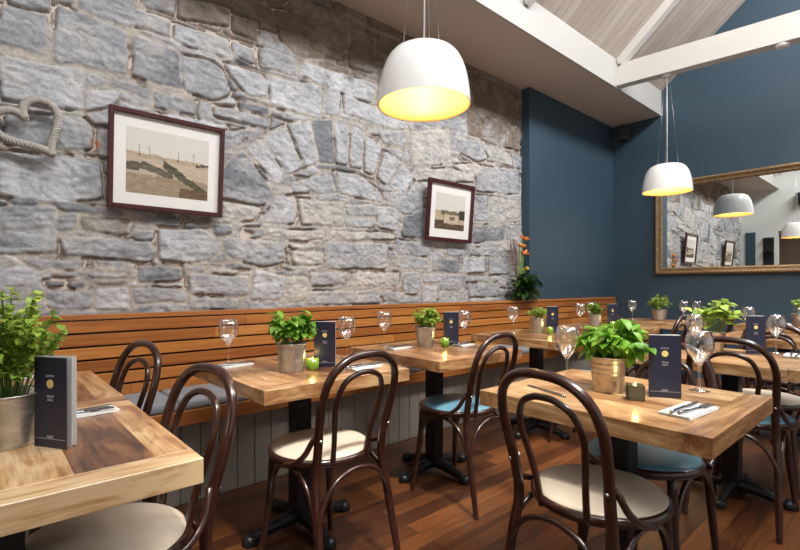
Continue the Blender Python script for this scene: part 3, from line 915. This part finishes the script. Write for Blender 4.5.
def picture(xc, zc, wd, ht, lean, which, label, fw=.026, mt=.065, roll=0):
    t = thing('framed_picture', label, 'picture', (xc, WY - .052, zc - ht / 2), 0)
    t.rotation_euler = (lean, roll, 0)
    hw = wd / 2
    for n_, a, b in (('frame', (-hw, -.012, 0), (-hw + fw, .018, ht)), ):
        f = MB()
        for (p, q) in (((-hw, 0), (-hw + fw, ht)), ((hw - fw, 0), (hw, ht)), ((-hw + fw, 0), (hw - fw, fw)), ((-hw + fw, ht - fw), (hw - fw, ht))):
            f.box((p[0], -.018, p[1]), (q[0], .014, q[1]), bev=.003)
        f.build('frame', M['maroon'], t)
    MB().box((-hw + fw, .004, fw), (hw - fw, .012, ht - fw)).build('mount', M['mount'], t)
    # printed photograph as a fine coloured grid
    ox, oz = fw + mt, fw + mt * 1.05
    W, H = wd - 2 * ox, ht - 2 * oz
    nx, nz = (96, 66) if which == 0 else (60, 76)
    b = MB().usecol(); vv = [[b.bm.verts.new((-W / 2 + W * i / nx, .0025, oz + H * j / nz)) for j in range(nz + 1)] for i in range(nx + 1)]
    for i in range(nx):
        for j in range(nz):
            f = b.bm.faces.new((vv[i][j], vv[i + 1][j], vv[i + 1][j + 1], vv[i][j + 1])); b.paint([f], sepia((i + .5) / nx, (j + .5) / nz, which))
    b.build('photograph', M['vcol'], t, recalc=False)
    return t


picture(.836, 1.848, .635, .555, math.radians(5), 0, 'larger maroon-framed sepia photograph of a harbour on the stone wall, by the rope heart')
picture(3.300, 1.825, .625, .555, math.radians(5), 1, 'smaller-looking maroon-framed sepia photograph on the stone wall, right of the large lamp', .034, .075)

# rope heart
hz0, hx0 = 1.935, .185
pts = []
for i in range(28):
    a = 2 * PI * i / 28
    x = 16 * math.sin(a) ** 3 / 17; z = (13 * math.cos(a) - 5 * math.cos(2 * a) - 2 * math.cos(3 * a) - math.cos(4 * a)) / 17
    th = .60; pts.append((hx0 + .152 * (x * math.cos(th) - z * math.sin(th)) * 1.0, 0, hz0 + .152 * (x * math.sin(th) + z * math.cos(th))))
b = MB(); P = [Vector(p) for p in pts]; nP = 300
def loop_at(t_):
    f = t_ * 28; i = int(f) % 28; u = f - int(f)
    p0, p1, p2, p3 = P[(i - 1) % 28], P[i], P[(i + 1) % 28], P[(i + 2) % 28]
    return .5 * ((2 * p1) + (p2 - p0) * u + (2 * p0 - 5 * p1 + 4 * p2 - p3) * u * u + (-p0 + 3 * p1 - 3 * p2 + p3) * u ** 3)
for sidx in range(4):
    q = []
    for i in range(nP):
        t_ = i / nP; c = loop_at(t_); d = (loop_at((t_ + .003) % 1) - c).normalized(); n_ = Vector((0, 1, 0)).cross(d)
        ph = t_ * 2 * PI * 22 + sidx * PI / 2
        q.append(c + n_ * math.cos(ph) * .0125 + Vector((0, 1, 0)) * math.sin(ph) * .0125)
    b.tube(q, .0088, 7, closed=True)
o = b.build('rope_heart', M['rope']); o.location = (0, WY - .075, 0)
tag(o, 'heart made of twisted grey-beige rope hanging on the stone wall', 'wall decoration')


# ------------------------------------------------------------------ gilt mirror
def mirror():
    y0, y1, z0, z1 = .62, 2.425, 1.275, 2.465
    t = thing('wall_mirror', 'wide gilt-framed mirror hanging on the dark blue far wall', 'mirror', (BX - .01, (y0 + y1) / 2, z0))
    hw, ht = (y1 - y0) / 2, z1 - z0
    fw = .088
    prof = [(0, .0), (0, .030), (.012, .045), (.030, .050), (.046, .034), (.062, .030), (.074, .036), (.088, .018), (.088, 0)]  # (inward, height)
    b = MB(); rings = []
    for (cy, cz, sy, sz) in ((-hw, 0, 1, 1), (hw, 0, -1, 1), (hw, ht, -1, -1), (-hw, ht, 1, -1)):
        rings.append([b.bm.verts.new((-h, cy + sy * i, cz + sz * i)) for i, h in prof])
    for i in range(4):
        a, c = rings[i], rings[(i + 1) % 4]
        for k in range(len(prof) - 1): b.bm.faces.new((a[k], a[k + 1], c[k + 1], c[k]))
    fr = b.build('gilt_frame', M['gilt'], t)
    # beading: a row of small beads round the outer and inner member
    b = MB()
    def bead(y, z, h, r_): bmesh.ops.create_icosphere(b.bm, subdivisions=1, radius=r_, matrix=Matrix.Translation((-h, y, z)))
    n = int(2 * hw / .024)
    for i in range(n + 1):
        for ins, h in ((.022, .050), (.068, .038)):
            y = -hw + ins + (2 * hw - 2 * ins) * i / n
            bead(y, ins, h, .0085); bead(y, ht - ins, h, .0085)
    n = int(ht / .024)
    for i in range(1, n):
        for ins, h in ((.022, .050), (.068, .038)):
            z = ins + (ht - 2 * ins) * i / n
            bead(-hw + ins, z, h, .0085); bead(hw - ins, z, h, .0085)
    b.build('beading', M['gilt'], fr)
    b = MB(); b.box((-.012, -hw + .08, .08), (-.006, hw - .08, ht - .08)); b.build('mirror_glass', M['mirror'], t)


mirror()

# speakers
o = MB().box((-.05, -.06, -.09), (.05, .06, .09), bev=.012, seg=2).build('small_speaker', M['plastic_black'])
o.location = (BX - .075, 2.80, 3.20); o.rotation_euler = (0, 0, .4); tag(o, 'small black speaker high on the blue wall in the far corner below the ceiling', 'speaker')
t = thing('wall_speaker', 'black box speaker on the white end wall, seen only in the mirror', 'speaker', (EX + .10, 1.95, 2.93))
MB().box((-.09, -.09, 0), (.09, .09, .26), bev=.01).build('cabinet', M['plastic_black'], t)
MB().lathe([(0, .02), (.03, .012), (.065, .0), (.07, .004), (.07, 0)], 20).build('speaker_cone', M['black_metal'], t).matrix_local = Matrix.Translation((.092, 0, .1)) @ Matrix.Rotation(PI / 2, 4, 'Y')


# ------------------------------------------------------------------ plants
def leaf(b, base, d, n, ln, wd, tone, curl=.25, seg=4):
    """one folded, drooping leaf"""
    d = d.normalized(); s = d.cross(n)
    if s.length < 1e-4: s = Vector((1, 0, 0))
    s.normalize(); n = s.cross(d)
    prev = None; c = b.bm.verts.new(base); rows = []
    W = (0, .75, 1.0, .72, 0); 
    for i in range(seg + 1):
        u = i / seg; w_ = W[round(u * 4)] * wd * .5
        p = base + d * ln * u - n * curl * ln * u * u
        if w_ == 0: rows.append([b.bm.verts.new(p)])
        else: rows.append([b.bm.verts.new(p - s * w_ + n * w_ * .35), b.bm.verts.new(p), b.bm.verts.new(p + s * w_ + n * w_ * .35)])
    b.bm.verts.remove(c)
    fs = []
    for i in range(seg):
        a, e = rows[i], rows[i + 1]
        if len(a) == 1: fs += [b.bm.faces.new((a[0], e[1], e[0])), b.bm.faces.new((a[0], e[2], e[1]))]
        elif len(e) == 1: fs += [b.bm.faces.new((a[0], a[1], e[0])), b.bm.faces.new((a[1], a[2], e[0]))]
        else: fs += [b.bm.faces.new((a[0], a[1], e[1], e[0])), b.bm.faces.new((a[1], a[2], e[2], e[1]))]
    for f in fs: f.smooth = True
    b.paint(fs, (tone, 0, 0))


def potted(x, y, label, seed, pot=('galv', .052, .066, .125), style='basil', rad=.12, top=.30, n=90, ls=.055, stems=14, mat='leaf', group=None, z=.75, shift=(0, 0), low=0.0):
    r = random.Random(seed)
    t = thing('potted_herb', label, 'plant', (x, y, z), 0, group or 'potted herbs on the tables')
    m, r0, r1, ph = pot
    prof = [(0, .0), (r0, .0)]
    k = 7
    for i in range(k):
        u = (i + .5) / k; prof += [(r0 + (r1 - r0) * (u - .3 / k), ph * (u - .3 / k)), (r0 + (r1 - r0) * u + .0013, ph * u), (r0 + (r1 - r0) * (u + .3 / k), ph * (u + .3 / k))]
    prof += [(r1 + .001, ph - .004), (r1 + .0035, ph), (r1, ph + .002), (r1 - .003, ph - .002), (r1 - .006, ph - .02), (r1 - .010, ph - .03)]
    MB().lathe(prof, 28).build('pot', M[m], t)
    MB().lathe([(0, ph - .014), (r1 - .012, ph - .020), (r1 - .012, ph - .03)], 20).build('soil', M['soil'], t)
    st = MB(); lv = MB().usecol(); ends = []
    for i in range(stems):
        a = r.uniform(0, 2 * PI); q = math.sqrt(r.random()); e = Vector((math.cos(a) * rad * q * .8 + shift[0], math.sin(a) * rad * q * .8 + shift[1], ph + (top - ph) * (1 - .45 * q * q) * r.uniform(.6, .97)))
        s = Vector((math.cos(a) * r1 * .5 * q, math.sin(a) * r1 * .5 * q, ph - .02))
        mid = s.lerp(e, .5) + Vector((0, 0, .02))
        pp = spline([s, mid, e], 4); st.tube(pp, .0016 if style != 'oval' else .0022, 5); ends.append((s, mid, e))
    st.build('stems', M['stem'], t)
    for i in range(n):
        s, mid, e = r.choice(ends); u = r.uniform(.35, 1.0) if style != 'airy' else r.uniform(.25, 1.0)
        p = s.lerp(mid, u * 2) if u < .5 else mid.lerp(e, u * 2 - 1)
        a = r.uniform(0, 2 * PI); el = r.uniform(-.25, .85) if style == 'basil' else r.uniform(-.3, 1.1)
        outw = Vector((p.x, p.y, 0)); outw = outw.normalized() if outw.length > .01 else Vector((1, 0, 0))
        d = Vector((math.cos(a) * math.cos(el), math.sin(a) * math.cos(el), math.sin(el))) + outw * .6
        if low: d.z -= low * r.random()
        s_ = ls * r.uniform(.6, 1.2)
        nn = Vector((r.uniform(-.3, .3), r.uniform(-.3, .3), 1)).normalized()
        ww = {'basil': .62, 'airy': .9, 'oval': .72}[style] * s_
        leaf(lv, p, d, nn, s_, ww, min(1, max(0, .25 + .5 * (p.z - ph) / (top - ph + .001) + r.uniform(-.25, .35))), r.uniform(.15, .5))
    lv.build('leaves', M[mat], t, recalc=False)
    return t


GP = 'in a ribbed galvanised pot '
potted(.045, 1.475, 'tall airy light-green potted herb on the left foreground table, beside the tall menu', 1, ('galv', .062, .078, .125), 'airy', .150, .41, 1700, .022, 60, 'leaf_light')
potted(1.035, 1.90, 'bushy basil plant ' + GP + 'on the first banquette table', 2, ('galv', .052, .064, .125), 'basil', .105, .30, 300, .050, 30, low=.9)
potted(2.085, 2.12, 'loose light-green herb in a plain metal pot on the table under the large lamp', 3, ('galv', .048, .066, .125), 'airy', .115, .265, 380, .030, 34, 'leaf_light', low=.8)
potted(3.37, 2.13, 'small thyme-like herb in a metal pot on the third banquette table, below the flower display', 4, ('galv', .050, .064, .120), 'airy', .10, .225, 180, .026, 30, 'leaf_light')
potted(1.700, .785, 'big glossy-leaved basil in a ribbed pot on the right foreground table', 5, ('warm_galv', .050, .062, .125), 'basil', .125, .275, 380, .066, 30, low=1.3, shift=(.022, -.02))
potted(3.20, .86, 'sparse potted plant with oval bright leaves on the second right-hand table', 6, ('warm_galv', .050, .064, .11), 'oval', .15, .33, 95, .058, 14, 'leaf_light')
potted(4.28, 2.10, 'small dark herb in a metal pot on the fourth banquette table, before the blue wall', 7, ('galv', .052, .064, .115), 'airy', .09, .235, 160, .028, 26, 'leaf')
potted(5.62, 2.02, 'fine-leaved herb in a metal pot on the last banquette table, below the mirror frame', 8, ('galv', .060, .078, .12), 'airy', .16, .30, 260, .036, 30, 'leaf_light')
potted(5.93, .86, 'small potted herb at the right edge on the farthest table under the mirror', 9, ('galv', .060, .075, .11), 'airy', .14, .30, 120, .040, 18, 'leaf_light')


def flower_display():
    r = random.Random(12)
    t = thing('flower_arrangement', 'tall arrangement of orange blooms and dark leaves on the ledge where stone meets blue', 'flowers', (4.36, 2.99, .977))
    MB().lathe([(0, 0), (.035, 0), (.045, .03), (.05, .09), (.04, .13), (.036, .12), (0, .12)], 20).build('vase', M['vase'], t)
    lv = MB().usecol()
    for i in range(130):
        a = r.uniform(0, 2 * PI); p = Vector((math.cos(a) * .05 + r.uniform(-.08, .08), -.035 - abs(math.sin(a)) * .04 + r.uniform(-.05, .02), r.uniform(.05, .24)))
        d = Vector((math.cos(a), -abs(math.sin(a)) * .6, r.uniform(-.35, .7)))
        leaf(lv, p, d, Vector((0, 0, 1)), r.uniform(.08, .16), r.uniform(.04, .07), r.random() ** 2, r.uniform(.1, .5))
    lv.build('leaves', M['leaf_dark'], t, recalc=False)
    st = MB(); ye = MB(); tw = MB()
    for (dx, h) in ((-.03, .62), (.035, .66), (.05, .50), (.07, .32), (.0, .45)):
        st.tube(spline([(0, 0, .1), (dx * .5, -.02, h * .5), (dx, -.03, h)], 5), .006, 6)
    for (dx, z) in ((.035, .66), (.05, .50), (-.03, .58)):
        fl = MB()
        for k in range(7):
            a = r.uniform(0, 2 * PI); c = Vector((dx, -.03, z)); d = Vector((math.cos(a), -.4 + .3 * math.sin(a), r.uniform(-.1, .9))).normalized()
            fl.tube([c, c + d * .035, c + d * .075], [.008, .013, .001], 6)
        fl.build('orange_bloom', M['orange_petal'], t)
    for k in range(8):
        a = r.uniform(0, 2 * PI); c = Vector((.075, -.03, .33)); d = Vector((math.cos(a), math.sin(a) * .5 - .2, r.uniform(0, .7))).normalized(); ye.tube([c, c + d * .03, c + d * .055], [.007, .012, .001], 6)
    for k in range(9):
        a = r.uniform(-1, 1); q = [Vector((0, 0, .1))]
        for j in range(5): q.append(q[-1] + Vector((-.022 + a * .02 + r.uniform(-.015, .015), r.uniform(-.012, .006), .11)))
        tw.tube(q, .0035, 5)
    st.build('stems', M['stem'], t); ye.build('yellow_bloom', M['yellow_petal'], t); tw.build('twigs', M['twig'], t)


flower_display()


# ------------------------------------------------------------------ table settings
def make_glass():
    t = thing('wine_glass', 'x', 'glass')
    prof = [(0, .0), (.034, .0), (.035, .002), (.018, .005), (.0045, .012), (.0036, .05), (.0046, .088), (.012, .100), (.026, .118), (.041, .138), (.0475, .158), (.0455, .185), (.037, .218), (.0365, .218), (.0449, .185), (.0468, .158), (.0402, .139), (.025, .1205), (.011, .104), (0, .101)]
    MB().lathe(prof, 24).build('glass_body', M['glass'], t)
    return t


gp = make_glass(); gflag = [False]


def glass(x, y, label, z=.75):
    if not gflag[0]: gflag[0] = True; gp.location = (x, y, z); gp['label'] = label; o = gp
    else: o = dup(gp, (x, y, z), 0, label)
    o['group'] = 'empty wine glasses on the tables'
    return o


GL = 'empty stemmed wine glass '
glass(.90, 2.28, GL + 'at the back left of the first banquette table, over a napkin')
glass(1.445, 2.06, GL + 'on the right side of the first banquette table')
glass(1.93, 2.335, GL + 'at the back left of the table under the large lamp')
glass(2.40, 2.07, GL + 'right of the menu on the table under the large lamp')
glass(3.16, 2.22, GL + 'left of the small herb on the third banquette table')
glass(1.735, .965, GL + 'left of the basil on the right foreground table')
glass(1.945, .565, GL + 'large, right of the menu on the right foreground table')
glass(3.05, .91, GL + 'at the back of the second right-hand table')
glass(3.34, .59, GL + 'at the right of the menu on the second right-hand table')
glass(4.12, 2.16, GL + 'left of the dark herb on the fourth banquette table')
glass(4.56, 2.28, GL + 'at the right of the menu on the fourth banquette table')
glass(5.45, 2.24, GL + 'at the left of the last banquette table, before the blue wall')
glass(5.62, 1.78, GL + 'right of the fine-leaved herb on the last banquette table')
glass(5.76, 1.70, GL + 'at the right corner of the last banquette table')
glass(4.42, .95, GL + 'at the back of the third right-hand table')
glass(4.66, .66, GL + 'at the right of the third right-hand table, near the frame edge')


def make_menu():
    t = thing('menu_card', 'x', 'menu')
    W, H, th = .100, .212, .0016
    f = MB().box((0, -th, 0), (W, 0, H)).build('front_cover', M['navy'], t)
    # crest, title strokes, footer line and sub-title, printed a hair proud of the cover
    b = MB()
    b.prism([(W / 2 + .0105 * math.cos(2 * PI * k / 20), .150 + .0105 * math.sin(2 * PI * k / 20)) for k in range(20)], -th - .0006, -th + .0002, 'y')
    b.build('crest', M['gold_mark'], f)
    r = random.Random(2)
    def word(b, x0, x1, z, h):
        x = x0
        while x < x1:
            w_ = r.uniform(.0022, .0036); b.box((x, -th - .0005, z), (x + .0009, -th + .0002, z + h))
            if r.random() < .6: b.box((x, -th - .0005, z + h * .8), (x + w_ - .0009, -th + .0002, z + h))
            if r.random() < .5: b.box((x, -th - .0005, z), (x + w_ - .0009, -th + .0002, z + h * .2))
            x += w_
        return b
    word(MB(), W / 2 - .013, W / 2 + .013, .1665, .0045).build('title_print', M['grey_mark'], f)
    b = word(MB(), W / 2 - .009, W / 2 + .011, .118, .005); word(b, W / 2 - .008, W / 2 + .009, .110, .004).build('subtitle_print', M['grey_mark'], f)
    b = word(MB(), W / 2 - .010, W / 2 + .009, .0225, .006); b.box((.004, -th - .0004, .0205), (W - .004, -th + .0002, .0213))
    b.build('footer_print', M['grey_mark'], f)
    rot = Matrix.Rotation(math.radians(15), 3, 'Z')
    bk = MB().box((0, 0, 0), (W - .001, th, H))
    for v in bk.bm.verts: v.co = rot @ v.co
    bk.build('back_cover', M['navy'], t)
    for k, an in enumerate((7, 14.4)):
        p = MB().box((.001, 0, .002), (W + .001, .0006, H + .002)); rot = Matrix.Rotation(math.radians(an), 3, 'Z')
        for v in p.bm.verts: v.co = rot @ v.co
        p.build('page', M['paper'], t)
    return t


mp = make_menu(); mflag = [False]


def menu(x, y, deg, label, z=.75):
    rz = math.radians(deg)
    if not mflag[0]: mflag[0] = True; mp.location = (x, y, z); mp.rotation_euler = (0, 0, rz); mp['label'] = label; o = mp
    else: o = dup(mp, (x, y, z), rz, label)
    o['group'] = 'standing navy menus on the tables'
    return o


MN = 'navy folded menu with a gold crest '
# direction facing camera: local -Y toward the camera
menu(.095, 1.42, -58, MN + 'on the left foreground table, white pages showing')
menu(1.165, 1.925, -38, MN + 'on the first banquette table beside the green candle')
menu(2.215, 2.085, -34, MN + 'on the table under the large lamp')
menu(3.44, 2.09, -34, MN + 'on the third banquette table below the flower arrangement')
menu(1.712, .650, -56, MN + 'right of the basil on the foreground table')
menu(3.20, .70, -50, MN + 'right of the sparse oval-leaved plant')
menu(4.36, 2.02, -40, MN + 'on the fourth banquette table against the blue wall')


def candle(x, y, mat, label, s=.052, h=.052, square=False, z=.75, lit=3.0):
    t = thing('candle_holder', label, 'candle', (x, y, z), .5, 'tealight holders on the tables')
    r0 = s / 2
    if square:
        b = MB().box((-r0, -r0, .0), (r0, r0, .006), bev=.001)
        for (a, c) in (((-r0, -r0), (r0, -r0 + .004)), ((-r0, r0 - .004), (r0, r0)), ((-r0, -r0), (-r0 + .004, r0)), ((r0 - .004, -r0), (r0, r0))):
            b.box((a[0], a[1], .004), (c[0], c[1], h))
        b.build('holder', M[mat], t)
    else:
        MB().lathe([(0, 0), (r0 * .85, 0), (r0, .008), (r0, h), (r0 - .003, h), (r0 - .004, .01), (0, .008)], 20).build('holder', M[mat], t)
    MB().lathe([(0, .032), (r0 * .7, .032), (r0 * .7, .009), (0, .009)], 16).build('tealight', M['wax'], t)
    MB().lathe([(0, .034), (.003, .038), (.0042, .043), (.002, .052), (0, .058)], 8).build('flame', M['flame'], t)
    d = bpy.data.lights.new('flame_glow', 'POINT'); d.energy = lit * .05; d.color = (1, .65, .25); d.shadow_soft_size = .01
    o = bpy.data.objects.new('flame_glow', d); C.objects.link(o); o.parent = t; o.location = (0, 0, .065)
    return t


candle(1.125, 1.872, 'green_glass', 'lime-green glass tealight holder between pot and menu on the first banquette table', .055, .05)
candle(2.17, 2.03, 'green_glass', 'lime-green glass tealight holder on the table under the large lamp')
candle(3.37, 2.02, 'green_glass', 'lime-green glass tealight holder on the third banquette table')
candle(4.32, 1.95, 'green_glass', 'yellow-green tealight holder on the fourth banquette table')
candle(1.640, .665, 'smoke_glass', 'dark smoky square tealight holder on the right foreground table', .052, .05, True)


def napkin(x, y, deg, label, l_=.20, w_=.075, cut=True, z=.75):
    t = thing('napkin', label, 'napkin', (x, y, z), math.radians(deg), 'folded white napkins on the tables')
    b = MB()
    for k, (dx, dy) in enumerate(((0, 0), (.003, .002), (-.002, .003))):
        b.box((-l_ / 2 + dx, -w_ / 2 + dy, .0005 + k * .003), (l_ / 2 + dx, w_ / 2 + dy, .0032 + k * .003), bev=.0012)
    b.build('folded_cloth', M['napkin'], t)
    return t


def cutlery(kind, x, y, deg, label, z=.7597):
    rz = math.radians(deg); b = MB()
    if kind == 'knife':
        b.tube(spline([(-.105, 0, .005), (-.05, 0, .0052), (0, 0, .0045)], 3), .0045, 8)
        b.prism([(0, -.004), (.02, -.008), (.08, -.009), (.105, -.002), (.10, .004), (0, .004)], .0030, .0048)
    else:
        b.tube(spline([(-.095, 0, .005), (-.03, 0, .0045), (.03, 0, .0045)], 3), [.005] * 3 + [.0035] * 4, 8)
        b.prism([(.03, -.003), (.045, -.011), (.062, -.012), (.062, .012), (.045, .011), (.03, .003)], .0035, .0055)
        for k in range(4): b.box((.06, -.012 + k * .0068, .0035), (.098, -.009 + k * .0068, .0055))
    o = b.build(kind, M['cutlery']); o.location = (x, y, z); o.rotation_euler = (0, 0, rz)
    return tag(o, label, kind, 'cutlery laid on the napkins')


def setting(x, y, deg, where, l_=.20, w_=.08):
    napkin(x, y, deg, 'folded white napkin ' + where, l_, w_)
    c, s = math.cos(math.radians(deg)), math.sin(math.radians(deg))
    cutlery('knife', x - s * .014, y + c * .014, deg + 3, 'steel knife on the napkin ' + where)
    cutlery('fork', x + s * .016, y - c * .016, deg - 4, 'steel fork on the napkin ' + where)


setting(1.60, .49, -5, 'at the near corner of the right foreground table', .20, .085)
setting(.20, 1.66, 6, 'behind the tall menu on the left foreground table', .22, .07)
setting(.20, 2.50, 6, 'on the far left table against the slats', .2, .07)
setting(.90, 2.20, 15, 'under the glass on the first banquette table', .16, .08)
setting(1.33, 1.76, 10, 'at the front right of the first banquette table', .18, .08)
setting(1.90, 2.16, 10, 'at the back left of the table under the large lamp', .18, .08)
setting(2.30, 1.99, 10, 'at the right of the table under the large lamp', .14, .08)
setting(3.28, .50, 5, 'at the near side of the second right-hand table', .16, .08)
cutlery('knife', 1.52, .93, 70, 'steel knife lying bare beside the basil pot, left side of the right foreground table', .7502)

# bottles on a shelf on the end wall, seen in the mirror
t = thing('wall_shelf', 'dark narrow bottle shelf on the end wall, seen only in the mirror', 'shelf', (EX + .08, 2.55, 0))
b = MB().box((-.08, -.10, 1.0), (-.06, .10, 2.25))
for z in (1.0, 1.3, 1.6, 1.9, 2.2): b.box((-.08, -.10, z), (.07, .10, z + .02))
b.build('shelf_unit', M['black_metal'], t)
